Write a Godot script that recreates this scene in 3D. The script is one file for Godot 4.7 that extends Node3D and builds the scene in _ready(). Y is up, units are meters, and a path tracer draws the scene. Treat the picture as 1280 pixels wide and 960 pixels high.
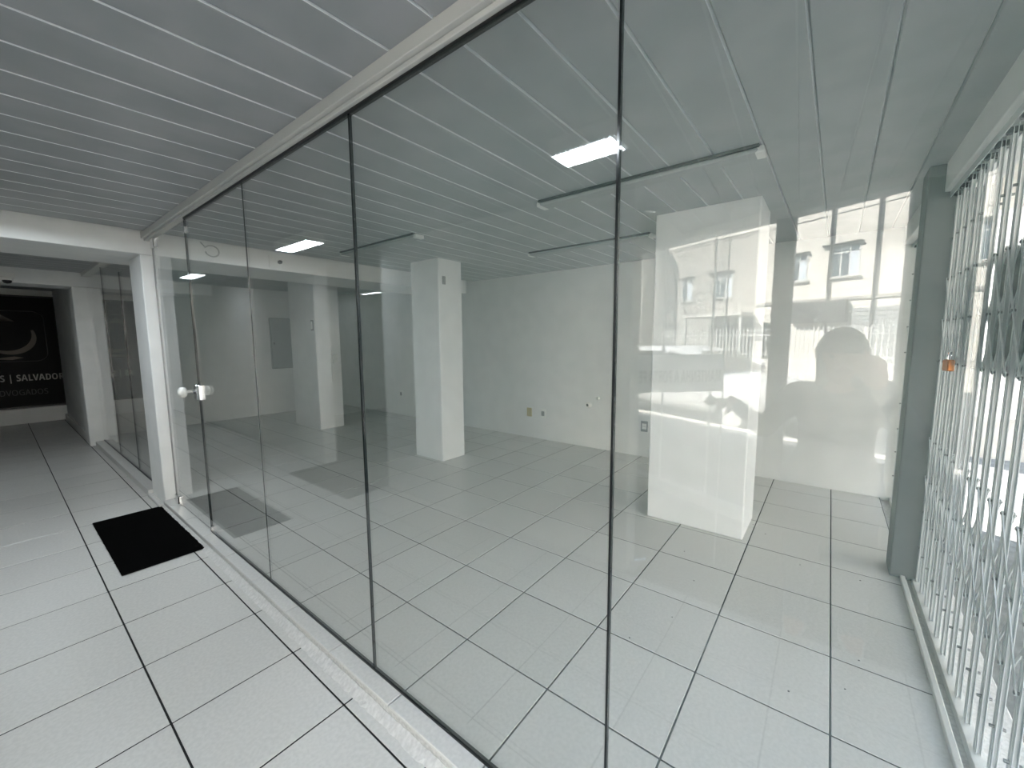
extends Node3D
# Empty shop behind a frameless glass partition, seen from the entrance corridor.
# x across the corridor towards the shop, y up, -z along the corridor away from the street.

const GX := 0.893          # plane of the glass partition
const RF := 0.06           # shop floor level
const CEIL := 2.36
const BEAMZ := -4.58       # front of the cross beam
const FARX := 4.70         # far wall of the shop
const CAM := Vector3(0, 1.46, 0)

var M := {}
var used := {}
var rng := RandomNumberGenerator.new()
var street := Vector3(-0.38268, 0, -0.92388)    # along the street
var away := Vector3(0.92388, 0, -0.38268)       # from the far side of the street towards the shop

# ------------------------------------------------------------------ helpers
func numbered(called: String) -> String:
	var n: int = used.get(called, 0)
	used[called] = n + 1
	return called if n == 0 else "%s_%03d" % [called, n]

func tag(o: Node, label: String, category: String = "", group: String = "", kind: String = ""):
	if label: o.set_meta("label", label)
	if category: o.set_meta("category", category)
	if group: o.set_meta("group", group)
	if kind: o.set_meta("kind", kind)
	return o

func thing(called: String, label: String, category: String, at := Vector3.ZERO, turn := 0.0, group := "", kind := "") -> Node3D:
	var o := Node3D.new()
	o.name = numbered(called)
	add_child(o, true)
	o.position = at
	o.rotation.y = turn
	tag(o, label, category, group, kind)
	return o

func inst(called: String, mesh: Mesh, mat: Material, parent: Node, at := Vector3.ZERO) -> MeshInstance3D:
	var o := MeshInstance3D.new()
	o.name = numbered(called) if parent == self else called
	o.mesh = mesh
	if mat: o.material_override = mat
	parent.add_child(o, true)
	o.position = at
	o.cast_shadow = GeometryInstance3D.SHADOW_CASTING_SETTING_ON
	return o

func mk() -> SurfaceTool:
	var st := SurfaceTool.new()
	st.begin(Mesh.PRIMITIVE_TRIANGLES)
	return st

func put(called: String, st: SurfaceTool, mat: Material, parent: Node, at := Vector3.ZERO, smooth := false) -> MeshInstance3D:
	st.generate_normals()
	return inst(called, st.commit(), mat, parent, at)

func tri(st: SurfaceTool, a: Vector3, b: Vector3, c: Vector3, g := -1):
	st.set_smooth_group(g)
	st.add_vertex(a)
	st.set_smooth_group(g)
	st.add_vertex(b)
	st.set_smooth_group(g)
	st.add_vertex(c)

func quad(st: SurfaceTool, a: Vector3, b: Vector3, c: Vector3, d: Vector3, g := -1):
	tri(st, a, b, c, g)
	tri(st, a, c, d, g)

# convex polygon set given by points around a middle: triangles turned to face away from `mid`
func tri_out(st: SurfaceTool, a: Vector3, b: Vector3, c: Vector3, mid: Vector3, g := -1):
	if (b - a).cross(c - a).dot((a + b + c) / 3.0 - mid) > 0: tri(st, a, c, b, g)
	else: tri(st, a, b, c, g)

# box between two corners, edges chamfered by r
func bx(st: SurfaceTool, lo: Vector3, hi: Vector3, r := 0.0, xf := Transform3D()):
	var c := (lo + hi) / 2
	var h := (hi - lo) / 2
	r = minf(r, minf(h.x, minf(h.y, h.z)) * 0.9)
	var mid := xf * c
	for ax in 3:
		var u := (ax + 1) % 3
		var v := (ax + 2) % 3
		for s in [-1.0, 1.0]:
			var p := []
			for k in [[-1, -1], [1, -1], [1, 1], [-1, 1]]:
				var q := Vector3.ZERO
				q[ax] = s * h[ax]
				q[u] = k[0] * (h[u] - r)
				q[v] = k[1] * (h[v] - r)
				p.append(xf * (c + q))
			tri_out(st, p[0], p[1], p[2], mid)
			tri_out(st, p[0], p[2], p[3], mid)
		if r <= 0: continue
		for s in [-1.0, 1.0]:        # the chamfers along axis ax
			for t in [-1.0, 1.0]:
				var p := []
				for k in [[-1, 0], [1, 0], [1, 1], [-1, 1]]:
					var q := Vector3.ZERO
					q[ax] = k[0] * (h[ax] - r)
					q[u] = s * (h[u] if k[1] == 0 else h[u] - r)
					q[v] = t * (h[v] - r if k[1] == 0 else h[v])
					p.append(xf * (c + q))
				tri_out(st, p[0], p[1], p[2], mid)
				tri_out(st, p[0], p[2], p[3], mid)
	if r > 0:
		for sx in [-1, 1]:
			for sy in [-1, 1]:
				for sz in [-1, 1]:
					var s := Vector3(sx, sy, sz)
					var p := []
					for ax in 3:
						var q := Vector3(h.x - r, h.y - r, h.z - r)
						q[ax] = h[ax]
						p.append(xf * (c + q * s))
					tri_out(st, p[0], p[1], p[2], mid)

func box(called: String, lo: Vector3, hi: Vector3, mat: Material, parent: Node, r := 0.003) -> MeshInstance3D:
	# mesh centred on the node, so that copies stay simple
	var c := (lo + hi) / 2
	var st := mk()
	bx(st, lo - c, hi - c, r)
	return put(called, st, mat, parent, c)

# prism from a convex outline (points a, b) between two planes; map turns (a, b, t) into a point
func prism(st: SurfaceTool, pts: Array, t0: float, t1: float, map: Callable):
	var mid := Vector3.ZERO
	var n := pts.size()
	var lo := []
	var hi := []
	for p in pts:
		lo.append(map.call(p.x, p.y, t0))
		hi.append(map.call(p.x, p.y, t1))
	for q in lo + hi: mid += q / (2.0 * n)
	for i in range(1, n - 1):
		tri_out(st, lo[0], lo[i], lo[i + 1], mid)
		tri_out(st, hi[0], hi[i], hi[i + 1], mid)
	for i in n:
		var j := (i + 1) % n
		tri_out(st, lo[i], lo[j], hi[j], mid)
		tri_out(st, lo[i], hi[j], hi[i], mid)

func tube(st: SurfaceTool, pts: Array, r: float, sides := 8, caps := true):
	var rings := []
	for i in pts.size():
		var d: Vector3 = (pts[mini(i + 1, pts.size() - 1)] - pts[maxi(i - 1, 0)]).normalized()
		var a := d.cross(Vector3.UP if absf(d.y) < 0.9 else Vector3.RIGHT).normalized()
		var b := d.cross(a)
		var ring := []
		for k in sides:
			var w := TAU * k / sides
			ring.append(pts[i] + (a * cos(w) + b * sin(w)) * r)
		rings.append(ring)
	for i in pts.size() - 1:
		var mid: Vector3 = (pts[i] + pts[i + 1]) / 2
		for k in sides:
			var l := (k + 1) % sides
			tri_out(st, rings[i][k], rings[i][l], rings[i + 1][l], mid, 1)
			tri_out(st, rings[i][k], rings[i + 1][l], rings[i + 1][k], mid, 1)
	if caps:
		for e in [0, pts.size() - 1]:
			var inner: Vector3 = pts[1] if e == 0 else pts[e - 1]
			for k in sides: tri_out(st, pts[e], rings[e][k], rings[e][(k + 1) % sides], inner)

# solid of revolution: profile of (radius, height) along axis from base point
func lathe(st: SurfaceTool, profile: Array, base: Vector3, axis: Vector3, sides := 20):
	var a := axis.cross(Vector3.UP if absf(axis.y) < 0.9 else Vector3.RIGHT).normalized()
	var b := axis.cross(a)
	for i in profile.size() - 1:
		for k in sides:
			var p := []
			for e in [[i, k], [i, k + 1], [i + 1, k + 1], [i + 1, k]]:
				var w: float = TAU * (e[1] % sides) / sides
				var q: Vector2 = profile[e[0]]
				p.append(base + axis * q.y + (a * cos(w) + b * sin(w)) * q.x)
			# outward is left of the direction of travel along the profile
			quad(st, p[0], p[1], p[2], p[3], 2)

func text(called: String, words: String, height: float, depth: float, mat: Material, parent: Node, at: Vector3, turn: float, bold := false, align := HORIZONTAL_ALIGNMENT_LEFT, wide := 1.0):
	var f := SystemFont.new()
	f.font_names = PackedStringArray(["Droid Sans"])
	f.font_weight = 700 if bold else 400
	var t := TextMesh.new()
	t.font = f
	t.text = words
	t.font_size = 64
	t.pixel_size = height / 46.0
	t.depth = depth
	t.horizontal_alignment = align
	var o := inst(called, t, mat, parent, at)
	o.rotation.y = turn
	if wide < 0: wide = -wide / maxf(t.get_aabb().size.x, 0.01)   # a negative value asks for that width in metres
	o.scale = Vector3(wide, 1, 1)
	return o

# ------------------------------------------------------------------ materials
func mat(called: String, c: Color, rough := 0.7, metal := 0.0) -> StandardMaterial3D:
	var m := StandardMaterial3D.new()
	m.resource_name = called
	m.albedo_color = c
	m.roughness = rough
	m.metallic = metal
	M[called] = m
	return m

func noise(freq: float, oct := 4, seed_ := 1, kind := FastNoiseLite.TYPE_SIMPLEX_SMOOTH) -> FastNoiseLite:
	var n := FastNoiseLite.new()
	n.noise_type = kind
	n.seed = seed_
	n.frequency = freq
	n.fractal_octaves = oct
	return n

func ntex(n: FastNoiseLite, lo: Color, hi: Color, size := 512, a := 0.25, b := 0.75) -> NoiseTexture2D:
	var t := NoiseTexture2D.new()
	t.width = size
	t.height = size
	t.seamless = true
	t.noise = n
	var g := Gradient.new()
	g.offsets = PackedFloat32Array([a, b])
	g.colors = PackedColorArray([lo, hi])
	t.color_ramp = g
	return t

func world_map(m: StandardMaterial3D, scale_: float):
	m.uv1_triplanar = true
	m.uv1_world_triplanar = true
	m.uv1_scale = Vector3.ONE * scale_

func bump(m: StandardMaterial3D, n: FastNoiseLite, cm: float, size := 512):
	m.heightmap_enabled = true
	m.heightmap_texture = ntex(n, Color.BLACK, Color.WHITE, size, 0.1, 0.9)
	m.heightmap_scale = cm

func materials():
	var m := mat("wall_paint", Color.WHITE, 0.6)
	m.albedo_texture = ntex(noise(0.012, 5, 3), Color(0.885, 0.888, 0.878), Color(0.905, 0.906, 0.896))
	world_map(m, 0.5)
	bump(m, noise(0.06, 3, 5), 0.06)
	m = mat("ceiling_pvc", Color.WHITE, 0.42)
	m.albedo_texture = ntex(noise(0.02, 3, 6), Color(0.605, 0.62, 0.625), Color(0.64, 0.65, 0.655), 256)
	world_map(m, 0.6)
	mat("ceiling_lit_edge", Color(0.9, 0.91, 0.91), 0.3)  # paler colour for plank edges turned to the daylight, light put into paint
	for k in 3:
		m = mat("tile%d" % k, Color.WHITE, 0.34)
		var d := 0.012 * (k - 1)
		m.albedo_texture = ntex(noise(0.11, 4, 21 + k), Color(0.775 + d, 0.77 + d, 0.752 + d), Color(0.812 + d, 0.806 + d, 0.788 + d), 512, 0.2, 0.8)
		m.roughness_texture = ntex(noise(0.02, 4, 31 + k), Color(0.85, 0.85, 0.85), Color(1, 1, 1), 256)
		world_map(m, 0.9)
	mat("grout", Color(0.075, 0.075, 0.075), 0.9)
	mat("black_gasket", Color(0.025, 0.03, 0.03), 0.35)
	mat("joint", Color(0.05, 0.06, 0.06), 0.12)
	mat("aluminium", Color(0.78, 0.78, 0.76), 0.4, 0.0)
	mat("chrome", Color(0.9, 0.9, 0.9), 0.15, 1.0)
	m = mat("cement", Color.WHITE, 0.9)
	m.albedo_texture = ntex(noise(0.06, 5, 9), Color(0.74, 0.735, 0.72), Color(0.82, 0.815, 0.80))
	world_map(m, 1.6)
	bump(m, noise(0.03, 4, 10), 0.15)
	m = mat("mat_pile", Color.WHITE, 1.0)
	m.albedo_texture = ntex(noise(0.2, 3, 12), Color(0.02, 0.02, 0.02), Color(0.075, 0.075, 0.075), 512)
	world_map(m, 3.0)
	bump(m, noise(0.25, 2, 13), 0.5)
	m.metallic_specular = 0.1
	m = mat("pane", Color(0.72, 0.86, 0.82, 0.035), 0.0)
	m.transparency = BaseMaterial3D.TRANSPARENCY_ALPHA
	m = mat("film", Color(0.95, 0.965, 0.97, 0.93), 0.6)
	m.backlight_enabled = true
	m.backlight = Color(1, 1, 1)
	m.transparency = BaseMaterial3D.TRANSPARENCY_ALPHA
	mat("white_enamel", Color(0.87, 0.87, 0.85), 0.35)
	mat("white_plastic", Color(0.9, 0.9, 0.88), 0.45)
	mat("beige_plastic", Color(0.72, 0.66, 0.48), 0.5)
	mat("grey_plastic", Color(0.56, 0.57, 0.56), 0.5)
	mat("dark_plastic", Color(0.06, 0.06, 0.065), 0.4)
	m = mat("gate_paint", Color(0.72, 0.735, 0.735), 0.35)
	mat("steel", Color(0.45, 0.45, 0.45), 0.4, 0.7)
	mat("brass", Color(0.75, 0.45, 0.2), 0.35, 0.8)
	mat("sign_black", Color(0.03, 0.028, 0.028), 0.5).metallic_specular = 0.25
	mat("sign_light", Color(0.62, 0.61, 0.58), 0.5)
	mat("sign_dim", Color(0.21, 0.205, 0.2), 0.5)
	mat("sign_bronze", Color(0.36, 0.32, 0.27), 0.5)
	mat("sign_letter", Color(0.05, 0.055, 0.06), 0.8)
	m = mat("lamp_glow", Color(0.95, 0.97, 1.0), 0.5)
	m.emission_enabled = true
	m.emission = Color(0.93, 0.97, 1.0)
	m.emission_energy_multiplier = 9.0
	# outside
	m = mat("render_white", Color.WHITE, 0.85)
	m.albedo_texture = ntex(noise(0.02, 5, 41), Color(0.86, 0.84, 0.8), Color(0.92, 0.905, 0.87))
	world_map(m, 0.3)
	m = mat("render_grey", Color.WHITE, 0.85)
	m.albedo_texture = ntex(noise(0.02, 5, 42), Color(0.6, 0.585, 0.56), Color(0.7, 0.685, 0.66))
	world_map(m, 0.3)
	m = mat("asphalt", Color.WHITE, 0.9)
	m.albedo_texture = ntex(noise(0.1, 4, 43), Color(0.34, 0.34, 0.34), Color(0.40, 0.40, 0.398))
	world_map(m, 0.4)
	m = mat("pavement", Color.WHITE, 0.85)
	m.albedo_texture = ntex(noise(0.05, 5, 44), Color(0.40, 0.40, 0.395), Color(0.48, 0.48, 0.475))
	world_map(m, 0.4)
	mat("shutter", Color(0.62, 0.63, 0.63), 0.5)
	mat("dark_sign", Color(0.27, 0.27, 0.28), 0.6)
	mat("grey_metal", Color(0.24, 0.25, 0.25), 0.45)
	mat("grey_paint", Color(0.42, 0.43, 0.43), 0.55)
	mat("dark_opening", Color(0.12, 0.12, 0.12), 0.8)
	m = mat("window_glass", Color(0.3, 0.36, 0.4), 0.08)
	m = mat("curtain", Color(0.8, 0.84, 0.88), 0.8)
	m = mat("car_paint", Color(0.88, 0.88, 0.87), 0.2)
	m.clearcoat_enabled = true
	m.clearcoat = 0.8
	mat("car_glass", Color(0.05, 0.06, 0.065), 0.05)
	mat("rubber", Color(0.04, 0.04, 0.04), 0.8)
	mat("lamp_clear", Color(0.8, 0.82, 0.85), 0.1)
	mat("tail_red", Color(0.5, 0.05, 0.05), 0.2)
	mat("skin", Color(0.72, 0.52, 0.42), 0.55)
	mat("hair", Color(0.07, 0.05, 0.045), 0.5)
	mat("shirt", Color(0.12, 0.13, 0.15), 0.85)
	mat("jeans", Color(0.22, 0.27, 0.36), 0.85)
	mat("shoe", Color(0.75, 0.74, 0.72), 0.6)
	mat("eye", Color(0.05, 0.04, 0.04), 0.2)
	mat("lips", Color(0.6, 0.33, 0.3), 0.5)

# ------------------------------------------------------------------ setting
func frontage(z: float) -> float: return -1.45 - 0.4142 * (0.6 - z)

func tiles(called: String, label: String, xs: Array, zs: Array, y: float, under: Array):
	var f := thing(called, label, "floor", Vector3.ZERO, 0.0, "", "structure")
	for u in under: box("bed", u[0], u[1], M.grout, f, 0.0)
	var made := {}
	var g := 0.0034
	for i in xs.size() - 1:
		for j in zs.size() - 1:
			var w: float = xs[i + 1] - xs[i] - 2 * g
			var d: float = absf(zs[j + 1] - zs[j]) - 2 * g
			if w < 0.02 or d < 0.02: continue
			var key := "%.3f %.3f" % [w, d]
			if not made.has(key):
				var st := mk()
				bx(st, Vector3(-w / 2, -0.012, -d / 2), Vector3(w / 2, 0, d / 2), 0.0016)
				st.generate_normals()
				made[key] = st.commit()
			var at := Vector3((xs[i] + xs[i + 1]) / 2, y + rng.randf_range(-0.0004, 0.0004), (zs[j] + zs[j + 1]) / 2)
			inst("tile", made[key], M["tile%d" % rng.randi_range(0, 2)], f, at)
	return f

func span(from: float, to: float, phase: float, pitch: float) -> Array:
	var out := [from]
	var k := ceili((from - phase) / pitch + 0.02)
	while phase + k * pitch < to - 0.01:
		out.append(phase + k * pitch)
		k += 1
	out.append(to)
	return out

func floors():
	tiles("floor", "pale grey ceramic tile floor of the empty shop behind the glass", span(0.90, FARX, 2.163, 0.4515), span(-8.47, 0.42, -0.815, 0.449), RF,
		[[Vector3(0.9, -0.12, -8.47), Vector3(FARX, RF - 0.0018, 0.42)]])
	tiles("floor", "warm grey ceramic tile floor of the corridor outside the glass", span(-0.55, 0.815, 0.300, 0.4505), span(-11.5, 0.6, -2.36, 0.4505), 0.0,
		[[Vector3(-4.5, -0.12, -11.5), Vector3(0.83, -0.0018, 0.6)]])

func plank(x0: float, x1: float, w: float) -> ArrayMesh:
	# tongue-and-groove board: its +z slope is painted lighter, for light from the street
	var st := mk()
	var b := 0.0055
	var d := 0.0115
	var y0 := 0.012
	var lit_edge := [Vector2(w / 2 - b, 0), Vector2(w / 2, d)]
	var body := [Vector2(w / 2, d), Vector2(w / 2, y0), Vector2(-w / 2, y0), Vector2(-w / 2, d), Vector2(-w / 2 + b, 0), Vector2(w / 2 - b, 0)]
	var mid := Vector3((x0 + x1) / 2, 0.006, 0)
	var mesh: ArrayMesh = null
	for line in [body, lit_edge]:
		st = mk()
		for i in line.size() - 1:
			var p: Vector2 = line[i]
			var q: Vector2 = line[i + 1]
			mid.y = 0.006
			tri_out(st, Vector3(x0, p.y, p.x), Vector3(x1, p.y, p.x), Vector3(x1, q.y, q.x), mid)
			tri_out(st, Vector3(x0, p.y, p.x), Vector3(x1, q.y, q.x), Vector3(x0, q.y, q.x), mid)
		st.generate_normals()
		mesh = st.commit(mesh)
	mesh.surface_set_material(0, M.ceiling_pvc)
	mesh.surface_set_material(1, M.ceiling_lit_edge)
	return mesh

func planks(parent: Node3D, x0: float, x1: float, y: float, z_from: float, z_to: float, phase: float, skew: float, pivot: float, ragged := false):
	var w := 0.2082
	var k := ceili((z_to - phase) / w)
	var shared: ArrayMesh = null
	while phase + k * w < z_from:
		var z := phase + (k + 0.5) * w
		var left := x0
		if ragged and z > -0.85: left = frontage(z) + 0.06
		var mesh: ArrayMesh = shared
		if mesh == null or left != x0:
			mesh = plank(left - pivot, x1 - pivot, w - 0.0006)
			if left == x0: shared = mesh
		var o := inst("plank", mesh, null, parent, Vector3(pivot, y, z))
		o.rotation.y = skew
		k += 1

func ceilings():
	var c := thing("ceiling", "white grooved plank ceiling over the empty shop", "ceiling", Vector3.ZERO, 0.0, "", "structure")
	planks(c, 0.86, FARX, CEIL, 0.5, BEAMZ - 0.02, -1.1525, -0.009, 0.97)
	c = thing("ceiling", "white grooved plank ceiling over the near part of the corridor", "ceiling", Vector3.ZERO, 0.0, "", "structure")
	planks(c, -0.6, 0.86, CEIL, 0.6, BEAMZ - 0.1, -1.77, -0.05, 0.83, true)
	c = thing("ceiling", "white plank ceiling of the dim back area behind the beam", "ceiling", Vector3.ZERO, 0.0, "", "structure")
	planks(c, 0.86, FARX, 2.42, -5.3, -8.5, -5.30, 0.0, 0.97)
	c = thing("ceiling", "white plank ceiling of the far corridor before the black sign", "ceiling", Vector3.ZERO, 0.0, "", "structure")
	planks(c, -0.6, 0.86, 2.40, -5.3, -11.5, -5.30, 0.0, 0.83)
	# unseen block over the ceilings, added and sized to shade the ground outside
	var st := mk()
	var fx := frontage(0.6)
	var bx_ := frontage(-12.0)
	var o := func(a, b, t): return Vector3(a, t, b)
	prism(st, [Vector2(4.95, 0.6), Vector2(fx, 0.6), Vector2(bx_, -12), Vector2(4.95, -12)], 2.434, 3.3, o)
	tag(put("shade_block", st, M.render_white, self), "plain white block above the ceilings, added to shade the ground outside", "wall", "", "structure")
	st = mk()
	for pr in [[0.55, -0.95], ]:
		prism(st, [Vector2(fx + 0.0, 0.6), Vector2(frontage(-12.0), -12.0), Vector2(frontage(-12.0) + 0.16, -12.0), Vector2(fx + 0.16, 0.6)], 2.30, 2.434, o)
	tag(put("beam", st, M.wall_paint, self), "white lintel along the street side above the entrance opening", "beam", "", "structure")

func shell():
	var S := "structure"
	tag(box("wall_right", Vector3(FARX, -0.1, -8.65), Vector3(FARX + 0.2, 2.44, 0.6), M.wall_paint, self, 0.0), "long plain white far wall of the shop with sockets", "wall", "", S)
	tag(box("wall_back", Vector3(0.93, -0.1, -8.65), Vector3(FARX, 2.44, -8.47), M.wall_paint, self, 0.0), "white back wall of the dim area behind the columns", "wall", "", S)
	tag(box("beam", Vector3(-0.55, 2.19, -5.35), Vector3(FARX, 2.434, BEAMZ), M.wall_paint, self, 0.004), "deep white beam crossing corridor and shop in front of the dim area", "beam", "", S)
	tag(box("column", Vector3(0.835, 0.0, -5.02), Vector3(1.04, 2.19, BEAMZ - 0.002), M.wall_paint, self, 0.006), "white pillar under the beam beside the glass door hinges", "column", "", S)
	# front of the shop
	tag(box("column", Vector3(3.155, RF, 0.355), Vector3(3.34, 2.36, 0.62), M.grey_paint, self, 0.005), "grey painted pillar between the two folding gates at the street front", "column", "", S)
	tag(box("beam", Vector3(0.84, 2.215, 0.42), Vector3(FARX, 2.434, 0.60), M.wall_paint, self, 0.004), "white lintel above the folding gates", "beam", "", S)
	tag(box("trim_1", Vector3(0.9, -0.1, 0.42), Vector3(FARX, 0.045, 0.62), M.cement, self, 0.004), "grey cement threshold under the folding gates", "threshold", "", S)
	tag(box("trim_2", Vector3(0.9, 0.03, 0.400), Vector3(3.155, 0.082, 0.422), M.aluminium, self, 0.003), "pale metal strip along the foot of the folding gate", "trim", "", S)
	tag(box("added_canopy", Vector3(0.95, 2.44, 0.602), Vector3(4.95, 2.62, 3.0), M.render_white, self, 0.01), "white canopy slab over the folding gates outside, added to cut sky light", "canopy", "", S)  # unseen slab, added to hold back sky light from the gates
	# left side of the corridor
	tag(box("wall_left", Vector3(-0.70, 0, -3.4), Vector3(-0.55, 2.43, -0.93), M.wall_paint, self, 0.006), "white corridor wall opposite the glass, near the entrance", "wall", "", S)
	tag(box("wall_left", Vector3(-0.70, 0, -11.5), Vector3(-0.55, 2.43, -4.66), M.wall_paint, self, 0.006), "white corridor wall running on to the black sign", "wall", "", S)
	var st := mk()
	prism(st, [Vector2(frontage(-1.80), -1.80), Vector2(frontage(-12), -12), Vector2(frontage(-12) + 0.15, -12), Vector2(frontage(-1.80) + 0.15, -1.80)], 0.0, 2.31, func(a, b, t): return Vector3(a, t, b))
	tag(put("wall_front", st, M.render_white, self), "white street-side wall of the unit across the corridor", "wall", "", S)
	tag(box("wall_inner", Vector3(-2.3, 0, -1.95), Vector3(-0.70, 2.43, -1.83), M.wall_paint, self, 0.0), "white partition wall behind the street-side glass of the entrance", "wall", "", S)
	tag(box("wall_inner", Vector3(-4.9, 0, -7.75), Vector3(-0.70, 2.43, -7.6), M.wall_paint, self, 0.0), "white rear wall inside the dark unit across the corridor", "wall", "", S)
	# far end of the corridor
	tag(box("wall_end", Vector3(-0.7, -0.1, -11.75), Vector3(1.1, 2.43, -11.56), M.wall_paint, self, 0.0), "white end wall behind the black sign", "wall", "", S)
	tag(box("trim_3", Vector3(-0.55, 0.0, -11.56), Vector3(0.80, 0.275, -11.42), M.wall_paint, self, 0.006), "white plinth under the black sign at the corridor end", "plinth", "", S)
	tag(box("wall_side", Vector3(0.80, 0, -11.56), Vector3(1.0, 2.43, -8.52), M.wall_paint, self, 0.004), "short white wall beside the black sign", "wall", "", S)
	tag(box("baseboard_side", Vector3(0.765, 0, -11.42), Vector3(0.80, 0.11, -8.52), M.white_enamel, self, 0.004), "white baseboard beside the black sign", "baseboard", "", S)
	tag(box("column", Vector3(0.745, 0, -8.52), Vector3(0.935, 2.21, -8.13), M.wall_paint, self, 0.008), "white post at the end of the far glass panels", "column", "", S)
	tag(box("beam", Vector3(-0.55, 2.21, -8.62), Vector3(0.935, 2.43, -8.10), M.wall_paint, self, 0.004), "white cross beam in the far corridor before the black sign", "beam", "", S)
	tag(box("trim_9", Vector3(0.793, -0.05, -5.02), Vector3(0.835, 0.03, BEAMZ), M.cement, self, 0.004), "cement strip along the foot of the white pillar by the doormat", "trim", "", S)
	# free-standing columns of the shop
	for c in [[3.10, 3.555, -1.072, -0.402, 2.36, "thick white column nearest the folding gate"], [3.11, 3.468, -3.935, -3.455, 2.36, "slim white column in the middle of the shop with a box near its top"], [3.11, 3.508, -7.13, -6.285, 2.42, "white column in the dim area behind the beam"]]:
		var o := thing("column", c[5], "column", Vector3((c[0] + c[1]) / 2, RF, (c[2] + c[3]) / 2), 0.0, "", S)
		var hx: float = (c[1] - c[0]) / 2
		var hz: float = (c[3] - c[2]) / 2
		st = mk()
		bx(st, Vector3(-hx, 0, -hz), Vector3(hx, c[4] - RF + 0.01, hz), 0.008)
		put("shaft", st, M.wall_paint, o)
	# skirting of the thick column: a low tile on its right foot
	tag(box("trim_4", Vector3(3.556, RF, -0.95), Vector3(3.572, RF + 0.05, -0.41), M.white_enamel, self, 0.003), "low white skirting strip at the foot of the thick column", "skirting", "", S)

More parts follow.
